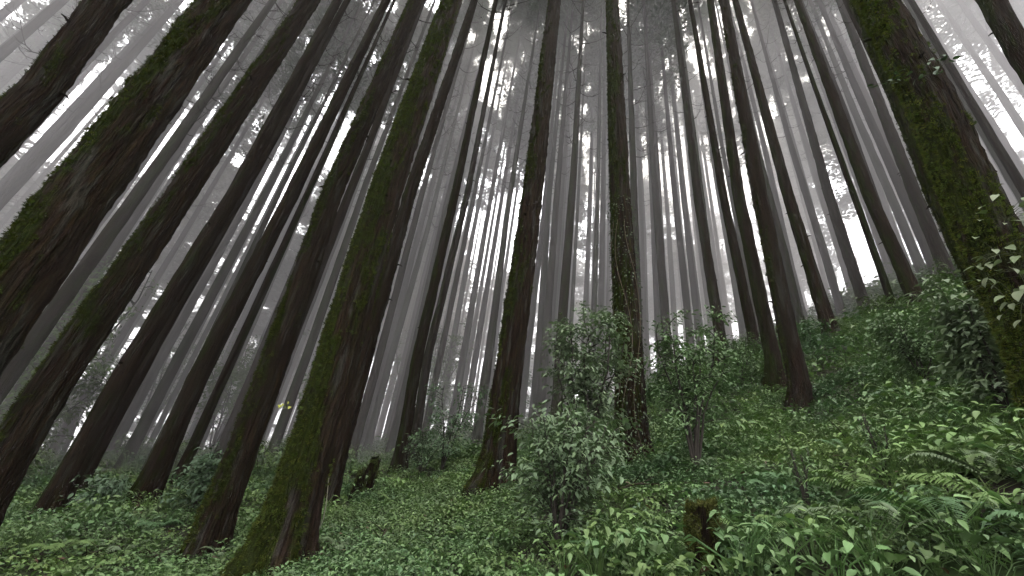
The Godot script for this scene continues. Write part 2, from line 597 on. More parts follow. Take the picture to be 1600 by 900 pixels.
func curve_of(pts: Array, u: float) -> Vector3:
	var x: float = clampf(u, 0, 0.9999) * (pts.size() - 1)
	return pts[int(x)].lerp(pts[int(x) + 1], x - int(x))

func _ready() -> void:
	# ------------------------------------------------ camera, sky, light
	rng.seed = 11
	n_slow.seed = 2; n_slow.frequency = 0.05; n_slow.fractal_octaves = 3
	n_fine.seed = 8; n_fine.frequency = 1.0; n_fine.fractal_octaves = 3
	n_patch.seed = 21; n_patch.frequency = 0.5; n_patch.fractal_octaves = 4
	var pitch := deg_to_rad(26.934)
	var roll := deg_to_rad(7.44)
	cam_basis = Basis(Vector3.RIGHT, pitch) * Basis(Vector3.BACK, roll)
	var cam := Camera3D.new()
	cam.name = "camera"
	cam.fov = rad_to_deg(2.0 * atan(450.0 / FOCAL))
	cam.near = 0.05
	cam.far = 500.0
	cam.transform = Transform3D(cam_basis, EYE)
	add_child(cam)
	cam.current = true
	var env := Environment.new()
	env.background_mode = Environment.BG_SKY
	var sky := Sky.new()
	var sm := ProceduralSkyMaterial.new()
	sm.sky_top_color = Color(0.99, 0.99, 1.0)          # an evenly overcast sky, brighter overhead than at the horizon
	sm.sky_horizon_color = Color(0.66, 0.66, 0.67)
	sm.sky_curve = 0.5
	sm.ground_horizon_color = Color(0.62, 0.62, 0.63)
	sm.ground_bottom_color = Color(0.22, 0.23, 0.22)
	sm.ground_curve = 0.12
	sky.sky_material = sm
	env.sky = sky
	env.background_energy_multiplier = 1.0
	env.tonemap_mode = Environment.TONE_MAPPER_LINEAR
	env.tonemap_exposure = 15.5
	env.sdfgi_enabled = true
	env.ssao_enabled = true
	env.ssil_enabled = true
	env.fog_enabled = true
	env.fog_density = 0.0005
	env.fog_light_color = Color(0.97, 0.953, 0.95)
	env.volumetric_fog_enabled = true
	env.volumetric_fog_density = 0.0
	var we := WorldEnvironment.new()
	we.name = "environment"
	we.environment = env
	add_child(we)
	var sun := DirectionalLight3D.new()
	sun.name = "sun"
	sun.light_energy = 0.3
	sun.light_angular_distance = 25.0
	sun.light_color = Color(1.0, 0.98, 0.95)
	sun.shadow_enabled = true
	sun.rotation_degrees = Vector3(-62, 150, 0)
	add_child(sun)
	# ------------------------------------------------ materials and shared meshes
	M.tints = {}
	make_materials()
	make_shared()
	# ------------------------------------------------ the measured trees, then the ground under them
	var trees := tree_list()
	for d in trees:
		if not d.has("r"): d.r = range_of(d.px[0][0], d.px[0][1], d.w, d.diam)
		if d.has("foot"):
			var f := at_range(d.foot[0], d.foot[1], d.r)
			bumps.append(Vector3(f.x, clampf(f.y - slope_height(f.x, f.z), -0.9, 0.9), f.z))
	make_ground()
	for d in trees: near_tree(d)
	make_stand()
	make_undergrowth()
	# banks of mist that hang in the stand farther back; the air between the nearest trunks is clear
	mist(Vector3(-60, -24, -62), Vector3(12.0, 32, -13.0), 0.030)
	mist(Vector3(12.02, -24, -62), Vector3(62, 38, -13.0), 0.034)
	mist(Vector3(14.5, -2, -12.98), Vector3(62, 38, 12), 0.034)
	mist(Vector3(-60, -24, -12.98), Vector3(-11.5, 32, 12), 0.030)

func mist(lo: Vector3, hi: Vector3, density: float) -> void:
	var f := FogVolume.new()
	f.name = numbered("mist")
	f.shape = RenderingServer.FOG_VOLUME_SHAPE_BOX
	f.size = hi - lo
	f.position = (lo + hi) * 0.5
	var m := FogMaterial.new()
	m.albedo = Color(0.97, 0.953, 0.95)
	m.density = density
	f.material = m
	f.set_meta("kind", "stuff")
	f.set_meta("label", "pale mist hanging between the far trunks")
	f.set_meta("category", "mist")
	add_child(f)

func make_shared() -> void:
	for i in 6:
		crown_meshes.append(crown_mesh(i, 36.0, 20.5 + 1.1 * (i % 3), 1.5 + 0.22 * (i % 4)))
	for i in 7:
		var bend := Vector3(rng.randf_range(-0.25, 0.25), 12, rng.randf_range(-0.25, 0.25))
		stand_trunks.append(trunk_mesh([Vector3.ZERO, Vector3(0, 4, 0), bend, Vector3(bend.x * 0.3, 36, bend.z * 0.3)], 0.24, 36.0, 16, 36.0, 0.6, 60 + i, 0.22 + 0.08 * (i % 4), 2.6, 0.3, 0.6))
	for s in [[1.0, 0.55], [1.0, 0.66], [1.0, 0.48]]:
		leaf_meshes.append(single_leaf(s[0], s[1]))
	var b := Builder.new()
	var g := RandomNumberGenerator.new()
	g.seed = 77
	for i in 9:
		var d := Vector3(g.randfn() * 0.6, 1.0, g.randfn() * 0.6).normalized() * g.randf_range(0.018, 0.045)
		b.blade(Vector3(g.randfn(), 0, g.randfn()) * 0.012, d, d.cross(Vector3(g.randfn(), g.randfn(), g.randfn())).normalized() * 0.0045, Color.WHITE * g.randf_range(0.75, 1.2))
	M.tuft = b.done()
	M.fronds = []
	for i in 3: M.fronds.append(frond_mesh(300 + i, 1.0))

# every tree that the photograph lets one measure: pixels of the trunk's middle from low to high, its width there, its diameter
func tree_list() -> Array:
	return [
		{"label": "dark trunk with green moss rim on the misty edge of the stand", "px": [[62, 145], [168, 0]], "r": 9.6, "diam": 0.50, "moss": 0.16, "tufts": 2500, "seed": 1},
		{"label": "thick trunk with deeply furrowed bark and moss streaks", "px": [[-70, 580], [128, 304], [354, 0]], "r": 6.8, "diam": 0.58, "moss": 0.34, "tufts": 9000, "seed": 2},
		{"label": "smooth dark trunk with bright green moss line along one side", "px": [[81, 604], [283, 304], [485, 0]], "foot": [-72, 850], "r": 9.2, "diam": 0.460, "moss": 0.16, "tufts": 4500, "seed": 3},
		{"label": "leaning brown trunk with mossy flared foot in low ferns", "px": [[190, 590], [365, 304], [528, 0]], "foot": [52, 845], "r": 12.1, "diam": 0.365, "moss": 0.16, "seed": 4, "flare": 0.5},
		{"label": "brown trunk rising behind the dark thicket of shrubs", "px": [[305, 600], [456, 304], [604, 0]], "foot": [230, 770], "r": 11.5, "diam": 0.385, "moss": 0.14, "seed": 5},
		{"label": "curved dark trunk with broad spreading mossy foot", "px": [[343, 800], [418, 600], [520, 300], [651, 0]], "foot": [322, 862], "r": 8.0, "diam": 0.414, "moss": 0.22, "tufts": 6000, "seed": 6, "flare": 0.5},
		{"label": "trunk thickly coated in green moss with thin pale vine", "px": [[500, 660], [602, 304], [707, 0]], "foot": [425, 905], "r": 6.7, "diam": 0.60, "moss": 0.50, "tufts": 16000, "seed": 7, "tuft_tint": 1.25},
		{"label": "grey trunk half hidden behind the moss coated trunk", "px": [[572, 550], [640, 304], [742, 0]], "foot": [500, 815], "r": 9.8, "diam": 0.360, "moss": 0.12, "seed": 8},
		{"label": "near black straight trunk with mossy buttressed foot beside shrubs", "px": [[792, 604], [832, 304], [867, 0]], "foot": [775, 752], "r": 7.63, "diam": 0.526, "moss": 0.24, "tufts": 6000, "seed": 9, "flare": 0.8},
		{"label": "upright dark green trunk with climbing leaves above the tall bush", "px": [[985, 600], [969, 304], [957, 0]], "foot": [988, 735], "r": 8.4, "diam": 0.55, "moss": 0.42, "tufts": 5000, "seed": 10},
		{"label": "slim brown trunk standing behind a round leafy bush", "px": [[1128, 540], [1090, 304], [1052, 0]], "foot": [1130, 562], "r": 15.5, "diam": 0.370, "moss": 0.3, "seed": 11},
		{"label": "slim trunk just uphill of a round leafy bush", "px": [[1178, 530], [1130, 304], [1078, 0]], "foot": [1180, 550], "r": 15.6, "diam": 0.334, "moss": 0.3, "seed": 12},
		{"label": "green tinged trunk close beside the darkest uphill trunk", "px": [[1208, 560], [1154, 304], [1110, 0]], "foot": [1212, 600], "r": 12.4, "diam": 0.36, "moss": 0.4, "seed": 13},
		{"label": "darkest uphill trunk with flared foot in pale herbs", "px": [[1249, 604], [1187, 304], [1131, 0]], "foot": [1252, 660], "r": 10.4, "diam": 0.375, "moss": 0.20, "tufts": 1500, "seed": 14, "flare": 0.45},
		{"label": "brown trunk with pale rim rising from bright ground cover", "px": [[1292, 500], [1231, 304], [1149, 0]], "foot": [1306, 535], "r": 15.6, "diam": 0.396, "moss": 0.3, "seed": 15},
		{"label": "hazy trunk at the top of the leafy bank", "px": [[1352, 480], [1295, 304], [1210, 0]], "foot": [1360, 510], "r": 20.0, "diam": 0.387, "moss": 0.25, "seed": 16},
		{"label": "bowed dark trunk above the spreading green shrub", "px": [[1428, 460], [1358, 304], [1246, 0]], "foot": [1436, 478], "r": 16.5, "diam": 0.378, "moss": 0.36, "seed": 17},
		{"label": "misty trunk between the bowed trunk and a mossy one", "px": [[1482, 430], [1430, 304], [1312, 0]], "foot": [1490, 448], "r": 19.0, "diam": 0.374, "moss": 0.3, "seed": 18},
		{"label": "moss stained trunk tight behind the thick shaggy mossy trunk", "px": [[1472, 304], [1346, 0]], "r": 9.4, "diam": 0.383, "moss": 0.5, "tufts": 4000, "seed": 19},
		{"label": "thick shaggy mossy trunk with leafy plants growing on it", "px": [[1585, 450], [1518, 304], [1452, 152], [1370, 0]], "r": 6.35, "diam": 0.46, "moss": 0.58, "tufts": 22000, "seed": 20, "tuft_size": 1.0, "tuft_tint": 1.9},
		{"label": "greenish brown trunk behind the leafy mossy trunk uphill", "px": [[1600, 91], [1549, 0]], "r": 11.5, "diam": 0.405, "moss": 0.35, "seed": 21},
		{"label": "twin brown trunk with foot beside a broken stump", "px": [[652, 560], [712, 300], [775, 0]], "foot": [622, 742], "r": 13.0, "diam": 0.352, "moss": 0.3, "seed": 22},
		{"label": "twin brown trunk with foot against a leafy shrub", "px": [[668, 560], [731, 300], [790, 0]], "foot": [644, 722], "r": 14.0, "diam": 0.290, "moss": 0.3, "seed": 23},
	]

func make_ground() -> void:
	var b := Builder.new()
	var segs := 150
	var rad := 0.3
	var rows := 0
	while true:
		for k in segs:
			var a := TAU * k / segs
			var x := cos(a) * rad
			var z := sin(a) * rad
			var g := n_patch.get_noise_2d(x * 1.2, z * 1.2) + 0.6 * n_patch.get_noise_2d(x * 5.0, z * 5.0 + 9.0)
			var c := Color(0.030, 0.026, 0.018).lerp(Color(0.035, 0.055, 0.018), smoothstep(-0.25, 0.25, g))
			b.put(Vector3(x, ground(x, z), z), c)
		rows += 1
		if rad > 70.0: break
		rad *= 1.045
	var mid := b.put(Vector3(0, ground(0, 0), 0), Color(0.03, 0.03, 0.018))
	for k in segs: b.tri(mid, k, (k + 1) % segs)
	for i in rows - 1:
		for k in segs:
			var a := i * segs + k
			var d := i * segs + (k + 1) % segs
			b.tri(a, a + segs, d); b.tri(d, a + segs, d + segs)
	var o := part("ground", b.done(), M.soil, self)
	o.set_meta("kind", "structure")
	o.set_meta("label", "sloping forest floor of dark soil and moss")

func make_stand() -> void:
	# trunks farther back that can be picked out in the mist: pixel low, width there
	var seen := [[12, 10, 30], [55, 45, 24], [168, 118, 26], [320, 148, 22], [110, 450, 36], [450, 190, 13], [330, 460, 20], [420, 450, 14], [395, 560, 12], [489, 530, 18],
		[613, 418, 12], [626, 470, 13], [719, 480, 12], [743, 450, 13], [759, 460, 12], [780, 450, 15], [834, 450, 14], [860, 445, 16], [883, 430, 19], [917, 400, 10], [941, 400, 12], [985, 150, 15],
		[1004, 460, 12], [1033, 400, 17], [1046, 400, 11], [1064, 380, 14], [1514, 135, 20], [1534, 105, 19], [1551, 72, 17], [1262, 230, 14], [1330, 260, 13], [1395, 250, 14], [696, 400, 10], [566, 430, 12], [540, 330, 14], [590, 200, 12], [880, 120, 11], [1020, 200, 11]]
	var i := 0
	for s in seen:
		var diam := rng.randf_range(0.40, 0.52)
		var r: float = clampf(range_of(s[0], s[1], s[2], diam), 12.0, 30.0)
		var v := look(s[0], s[1])
		var p := Vector2(v.x, v.z).normalized() * r
		stand_tree(p.x, p.y, i, diam / 0.60, "mid stand trunk greyed by mist with a full broad crown" if i % 5 == 0 and r > 18.0 else "slender mid stand trunk greyed by mist with a small tip crown", "conifers in the middle of the stand", (1.6 if i % 5 == 0 and r > 18.0 else 0.6))
		i += 1
	var far := 0
	var tries := 0
	while far < 190 and tries < 9000:
		tries += 1
		var r := sqrt(rng.randf_range(15.0 * 15.0, 36.0 * 36.0))
		var a := deg_to_rad(rng.randf_range(-63, 61))
		var p := Vector2(sin(a), -cos(a)) * r
		var ok := true
		for q in spots:
			if p.distance_to(q) < 1.5: ok = false; break
		if not ok: continue
		far += 1
		i += 1
		stand_tree(p.x, p.y, i, rng.randf_range(0.45, 0.8), ("faint trunk deep in the mist with a full broad crown" if i % (4 if a < -0.5 else 5) == 0 and r > 20.0 else "faint slim trunk almost lost in the mist with a small tip crown"), "conifers deep in the mist", (1.35 if i % (4 if a < -0.5 else 5) == 0 and r > 20.0 else 0.45))

	# the wood beyond the rounded top of the hill: lower ground, so that its wide crowns close the view between the trunks
	far = 0
	tries = 0
	while far < 48 and tries < 6000:
		tries += 1
		var r := rng.randf_range(33.0, 54.0)
		var a := deg_to_rad(rng.randf_range(-74, 74))
		var p := Vector2(sin(a), -cos(a)) * r
		var ok := true
		for q in spots:
			if p.distance_to(q) < 2.4: ok = false; break
		if not ok: continue
		far += 1
		i += 1
		stand_tree(p.x, p.y, i, rng.randf_range(0.8, 1.1), "pale far conifer with a wide crown beyond the hilltop", "conifers beyond the hilltop", 3.0)
	# the stand goes on round the viewpoint and shades it
	far = 0
	tries = 0
	while far < 60 and tries < 6000:
		tries += 1
		var r := sqrt(rng.randf_range(3.5 * 3.5, 30.0 * 30.0))
		var a := deg_to_rad(rng.randf_range(74, 286))
		var p := Vector2(sin(a), -cos(a)) * r
		var ok := true
		for q in spots:
			if p.distance_to(q) < 2.5: ok = false; break
		if not ok: continue
		far += 1
		i += 1
		stand_tree(p.x, p.y, i, rng.randf_range(0.85, 1.2), "tall bare conifer of the same stand with a broad crown", "conifers round the open spot", 1.2)

func make_undergrowth() -> void:
	make_stumps()
	make_shrubs()
	make_climbers()
	make_ferns_and_herbs()
	make_cover()
	make_litter()

func hue(x: float, z: float) -> Color:      # leaf colour drifts between yellowish and bluish green in patches of plants
	var t := clampf(0.5 + 1.1 * n_patch.get_noise_2d(x * 0.9, z * 0.9 + 31.0), 0, 1)
	return Color(0.056, 0.106, 0.042).lerp(Color(0.098, 0.150, 0.042), t)

func clear_of_trees(p: Vector2, gap := 0.34) -> bool:
	for q in spots:
		if p.distance_squared_to(q) < gap * gap: return false
	return true

func make_cover() -> void:
	var meshes := [carpet_mesh(1, 40, 0.30, 0.055), carpet_mesh(2, 40, 0.30, 0.045), carpet_mesh(3, 46, 0.32, 0.038), herb_mesh(4, 16, 0.06, 0.04, 0.19), herb_mesh(5, 20, 0.055, 0.026, 0.27), herb_mesh(6, 16, 0.058, 0.044, 0.15), grass_mesh(7, 30, 0.18)]
	var where := []
	var cols := []
	for m in meshes: where.append([]); cols.append([])
	# r from, r to, plants per square metre of creeping cover, of herbs, and their size
	for zone in [[3.4, 7.5, 22.0, 32.0, 0.9], [7.5, 12.0, 14.0, 14.0, 1.1], [12.0, 19.0, 5.5, 6.5, 1.5], [19.0, 30.0, 2.6, 2.6, 2.1]]:
		var area: float = deg_to_rad(156.0) * 0.5 * (zone[1] * zone[1] - zone[0] * zone[0])
		for kind in 2:
			for i in int(area * zone[2 + kind]):
				var r := sqrt(rng.randf_range(zone[0] * zone[0], zone[1] * zone[1]))
				var a := deg_to_rad(rng.randf_range(-78, 78))
				var x := sin(a) * r
				var z := -cos(a) * r
				if not clear_of_trees(Vector2(x, z), 0.26): continue
				var lush := n_patch.get_noise_2d(x * 0.55 + 7.0, z * 0.55) + 0.10 + clampf(x * 0.05, -0.2, 0.25)
				var bare := Vector2(x + 1.7, z + 6.6).length() < 2.1      # the low mown-looking patch by the moss coated trunk
				var k := 0
				if kind == 0: k = rng.randi() % 3
				else:
					k = [3, 3, 4, 4, 5, 5, 5, 6][rng.randi() % 8]
					if bare and rng.randf() < 0.8: continue
					if lush < -0.15 and rng.randf() < 0.6: continue
				var size: float = zone[4] * rng.randf_range(0.7, 1.25) * (1.0 if kind == 0 else clampf(1.0 + lush * 1.3, 0.6, 1.7))
				if bare: size *= 0.75
				var b := Basis.from_euler(Vector3(rng.randf_range(-0.15, 0.15), rng.randf() * TAU, rng.randf_range(-0.15, 0.15))) * size
				where[k].append(Transform3D(b, Vector3(x, ground(x, z) - 0.01, z)))
				var c := hue(x, z)
				if bare: c = c.lerp(Color(0.078, 0.115, 0.05), 0.5)
				cols[k].append(jit(c, 0.3))
	for i in 1500:                        # the bright low growth beside the moss coated trunk and down to the stump
		var a := rng.randf() * TAU
		var q := sqrt(rng.randf())
		var x := -1.6 + cos(a) * q * 2.3
		var z := -6.9 + sin(a) * q * 2.6
		if not clear_of_trees(Vector2(x, z), 0.3): continue
		where[i % 3].append(Transform3D(Basis.from_euler(Vector3(0, rng.randf() * TAU, 0)) * rng.randf_range(0.5, 1.1), Vector3(x, ground(x, z), z)))
		cols[i % 3].append(jit(hue(x, z).lerp(Color(0.090, 0.140, 0.050), 0.5), 0.4))
	var called := ["creeping_ground_cover", "creeping_ground_cover", "creeping_ground_cover", "herb_layer", "herb_layer", "herb_layer", "grass"]
	var said := ["carpet of small rounded leaves creeping over the slope", "carpet of tiny oval leaves between the trunks", "carpet of the smallest pale leaves on the slope", "low broad leaved weeds covering the slope", "taller narrow leaved weeds covering the slope", "low round leaved weeds covering the slope", "thin grass blades among the weeds"]
	for k in meshes.size():
		var o := scatter(called[k], meshes[k], M.cover, self, where[k], cols[k])
		o.set_meta("label", said[k])
		o.set_meta("category", "ground cover")

func make_ferns_and_herbs() -> void:
	var arch := ground_at(1495, 660)
	fern(arch, 8, 0.95, "pale arching fern on the bank under the mossy leafy trunk", "", 1, Color(0.085, 0.115, 0.06))
	var list := [[1215, 775, 0.7], [1380, 800, 0.75], [1405, 868, 0.8], [1530, 860, 0.85], [1470, 740, 0.7], [1560, 760, 0.75], [1330, 720, 0.6], [1590, 690, 0.7], [530, 868, 0.45], [700, 700, 0.6], [720, 845, 0.5], [1290, 610, 0.7], [1155, 640, 0.6], [90, 870, 0.6], [190, 868, 0.55], [640, 880, 0.4], [1020, 830, 0.5], [1340, 590, 0.7], [1400, 640, 0.65], [610, 790, 0.5], [340, 870, 0.4], [240, 830, 0.6], [1180, 850, 0.6], [1290, 830, 0.65], [1450, 830, 0.75], [1590, 820, 0.8], [1110, 740, 0.5], [930, 880, 0.45]]
	var n := 2
	for f in list:
		var p := ground_at(f[0], f[1])
		fern(p, 6 + n % 4, f[2], "green fern with feathery fronds among weeds on the slope", "ferns scattered over the slope", n, hue(p.x, p.z) * 0.95)
		n += 1
	for i in 46:
		var px := rng.randf_range(1000, 1590) if i < 34 else rng.randf_range(600, 1000)
		var p := ground_at(px, rng.randf_range(800, 897))
		herb(p, 9 + i % 5, rng.randf_range(0.12, 0.3), rng.randf_range(0.04, 0.066), "low weed with broad pointed pale green leaves", "broad leaved weeds beside the mossy stump", 500 + i, Color(0.080, 0.120, 0.058) if i % 3 else Color(0.060, 0.095, 0.054))

func make_shrubs() -> void:
	# base pixel, top pixel, width in pixels, stems, leaves, leaf length, colour, label, singled-out leaves, lowest branch
	var green := Color(0.085, 0.135, 0.057)
	var list := [
		[[912, 785], [925, 465], 195, 9, 5200, 0.085, Color(0.106, 0.144, 0.080), "tall evergreen bush hiding the foot of the leaf covered trunk", 120, 0.2],
		[[872, 856], [858, 640], 290, 10, 3400, 0.075, Color(0.090, 0.131, 0.068), "wide dense dark bush spreading in front of the tall bush", 120, 0.15],
		[[1088, 742], [1085, 485], 215, 8, 4000, 0.075, green, "round leafy bush with dark forked stem", 90, 0.3],
		[[690, 735], [715, 602], 120, 5, 1500, 0.10, Color(0.069, 0.115, 0.056), "soft green bush beside the buttressed near black trunk", 0, 0.15],
		[[655, 745], [660, 660], 90, 4, 900, 0.09, Color(0.075, 0.119, 0.060), "small soft bush at the twin brown trunks", 0, 0.15],
		[[1452, 615], [1425, 478], 220, 5, 2800, 0.08, green, "spreading green shrub with thin forked stems on the bank", 60, 0.35],
		[[1580, 665], [1545, 425], 260, 6, 2400, 0.10, Color(0.112, 0.150, 0.083), "loose large leaved shrub against the thick shaggy mossy trunk", 110, 0.2],
		[[1268, 545], [1266, 490], 70, 4, 700, 0.10, Color(0.069, 0.119, 0.053), "bright little shrub behind the darkest uphill trunk", 0, 0.1],
		[[300, 800], [312, 680], 110, 5, 1500, 0.10, Color(0.050, 0.083, 0.043), "dark thicket shrub between brown and curved trunks", 0, 0.1],
		[[150, 800], [150, 735], 120, 5, 1100, 0.10, Color(0.053, 0.085, 0.045), "dark low shrub by the leaning brown trunk", 0, 0.1],
		[[1265, 805], [1255, 690], 60, 5, 160, 0.06, green, "clump of thin bare stems near the mossy stump", 0, 0.5],
		[[1385, 745], [1378, 640], 70, 5, 190, 0.07, green, "clump of slender upright shoots on the bank", 0, 0.4],
		[[1160, 600], [1155, 520], 90, 4, 900, 0.09, green, "small bush at the foot of the slim trunks", 0, 0.1],
		[[1420, 560], [1400, 500], 110, 4, 900, 0.10, Color(0.083, 0.119, 0.057), "low bush under the bowed dark trunk", 0, 0.1],
		[[1540, 600], [1520, 520], 110, 4, 800, 0.10, green, "ragged bush between the fern and the shaggy trunk", 40, 0.2],
		[[870, 640], [868, 575], 60, 4, 600, 0.11, Color(0.073, 0.119, 0.053), "small bright bush beyond the near black trunk", 0, 0.1],
		[[430, 760], [440, 690], 50, 3, 500, 0.09, Color(0.056, 0.088, 0.044), "thin dark bush between the curved and moss coated trunks", 0, 0.1],
	]
	var n := 0
	for s in list:
		var p := ground_at(s[0][0], s[0][1])
		var r := Vector2(p.x, p.z).length()
		var top := at_range(s[1][0], s[1][1], r)
		var side := at_range(s[0][0] + s[2], s[0][1], r)
		var mid := at_range(s[0][0], s[0][1], r)
		var wide := Vector2(side.x - mid.x, side.z - mid.z).length()
		shrub("shrub", p, (top.y - p.y) * 1.0, wide, s[3], s[4], s[5], s[6], s[7], "shrub", "", 700 + n, s[8], s[9])
		n += 1
	for i in 16:
		var a := deg_to_rad(rng.randf_range(-66, 4))
		var r := rng.randf_range(20.0, 30.0)
		var x := sin(a) * r
		var z := -cos(a) * r
		shrub("broadleaf_tree", Vector3(x, ground(x, z), z), rng.randf_range(4.0, 8.5), rng.randf_range(3.0, 4.4), 5, 1900, 0.2, hue(x, z) * 0.8, "slight broadleaf tree in the mist below the conifer crowns", "tree", "understorey trees in the mist", 1000 + i, 0, 0.3)
	# low bushes along the rounded top of the slope, where the light breaks through
	for i in 46:
		var a := deg_to_rad(rng.randf_range(-50, 62))
		var r := rng.randf_range(14.0, 25.0)
		var x := sin(a) * r
		var z := -cos(a) * r
		if not clear_of_trees(Vector2(x, z), 0.5): continue
		shrub("shrub", Vector3(x, ground(x, z), z), rng.randf_range(0.6, 1.3), rng.randf_range(0.9, 1.7), 4, 420, 0.12, hue(x, z) * 0.8, "low misty bush between the slim trunks", "shrub", "low bushes in the mist", 800 + i, 0, 0.1)

func stump(px: float, py: float, wide: float, tall: float, seed_: int, jag: float, label: String, mossy: Color) -> void:
	var p := ground_at(px, py)
	var t := thing("tree_stump", label, "stump", p)
	var b := Builder.new()
	var rows := 26
	var segs := 30
	var tr := []
	var cols := []
	for i in rows + 1:
		var u := float(i) / rows
		for k in segs:
			var a := TAU * k / segs
			var rim := tall * (1.0 - jag * (0.5 - 0.5 * cos(a - 0.4)) - jag * 0.55 * (0.5 + n_fine.get_noise_2d(cos(a) * 2.2 + seed_, sin(a) * 2.2)))
			var h := -0.1 + (rim + 0.1) * minf(u / 0.85, 1.0)
			var r := wide * 0.5 * (1.0 + 0.25 * exp(-maxf(h, 0) / 0.18)) * (1.0 + 0.16 * n_fine.get_noise_3d(cos(a) * 2, h * 1.6, sin(a) * 2 + seed_) + 0.08 * n_fine.get_noise_3d(cos(a) * 7, h * 3.0, sin(a) * 7))
			if u > 0.85:
				r *= 1.0 - (u - 0.85) / 0.15 * 0.97
				h -= 0.05 * sin((u - 0.85) / 0.15 * PI * 0.5)
			var m := n_patch.get_noise_3d(cos(a) * 3, h * 6, sin(a) * 3 + seed_)
			var col := Color(0.012, 0.010, 0.007).lerp(Color(0.018, 0.013, 0.008), smoothstep(0.0, 0.3, m))
			if m < -0.05: col = mossy * 0.7
			col.a = 1.0
			b.put(Vector3(cos(a) * r, h, sin(a) * r), col, Vector2(float(k) / segs, h))
			if h > 0.1 and (m < -0.1 or u > 0.82):
				for q in 3:
					var up := (Vector3(cos(a), 0.4, sin(a)) + Vector3(rng.randfn(), rng.randfn(), rng.randfn()) * 0.4).normalized()
					if u > 0.82: up = (Vector3(0, 1, 0) + Vector3(rng.randfn(), 0, rng.randfn()) * 0.5).normalized()
					var s := up.cross(Vector3(rng.randfn(), rng.randfn(), rng.randfn())).normalized()
					tr.append(Transform3D(Basis(s, up, s.cross(up)) * rng.randf_range(0.5, 1.1), Vector3(cos(a) * r, h, sin(a) * r) + Vector3(rng.randfn(), rng.randfn(), rng.randfn()) * 0.01))
					cols.append(jit(mossy, 0.4))
	for i in rows:
		for k in segs:
			var a := i * segs + k
			var d := i * segs + (k + 1) % segs
			b.tri(a, d, a + segs); b.tri(d, d + segs, a + segs)
	part("wood", b.done(), M.bark, t)
	scatter("moss", M.tuft, M.moss, t, tr, cols)

func make_stumps() -> void:
	stump(1104, 899, 0.19, 0.50, 1, 0.12, "reddish brown cut stump with mossy top among broad leaves", Color(0.040, 0.044, 0.012))
	stump(563, 782, 0.42, 0.95, 2, 0.5, "jagged broken mossy stump behind the moss coated trunk", Color(0.050, 0.062, 0.020))

func on_trunk(px: float, py: float, r: float, radius: float) -> Vector3:     # a point on the near face of a trunk whose middle lies r away
	var v := look(px, py)
	return EYE + v * ((r - radius) / Vector2(v.x, v.z).length())

func sprig(at: Vector3, n: int, spread: float, leaf_size: float, col: Color, label: String, group: String, seed_: int) -> void:
	var t := thing("climbing_plant", label, "climbing plant", at, group)
	var g := RandomNumberGenerator.new()
	g.seed = seed_
	var out := Vector3(-at.x, 0, -at.z).normalized()
	var m := tint(col, M.tints, "sprig" + str(col), M.leaf)
	var b := Builder.new()
	for i in n:
		var a := g.randf() * TAU
		var side := out.cross(Vector3.UP)
		var p := (side * cos(a) + Vector3.UP * sin(a)) * spread * sqrt(g.randf()) + out * g.randf_range(0.03, 0.16)
		b.tube([-out * 0.04, p * 0.5 + out * 0.03, p], [0.004, 0.003, 0.002], 3, Color(0.05, 0.055, 0.03))
		var yaw := atan2(-(p + out * 0.1).x, -(p + out * 0.1).z) + g.randf_range(-0.9, 0.9)
		part("leaf", leaf_meshes[i % 3], m, t, leaf_x(p, yaw, g.randf_range(-1.0, 0.2), g.randf_range(-0.6, 0.6)).scaled_local(Vector3.ONE * leaf_size * g.randf_range(0.7, 1.2)))
	part("stem", b.done(), M.wood, t)

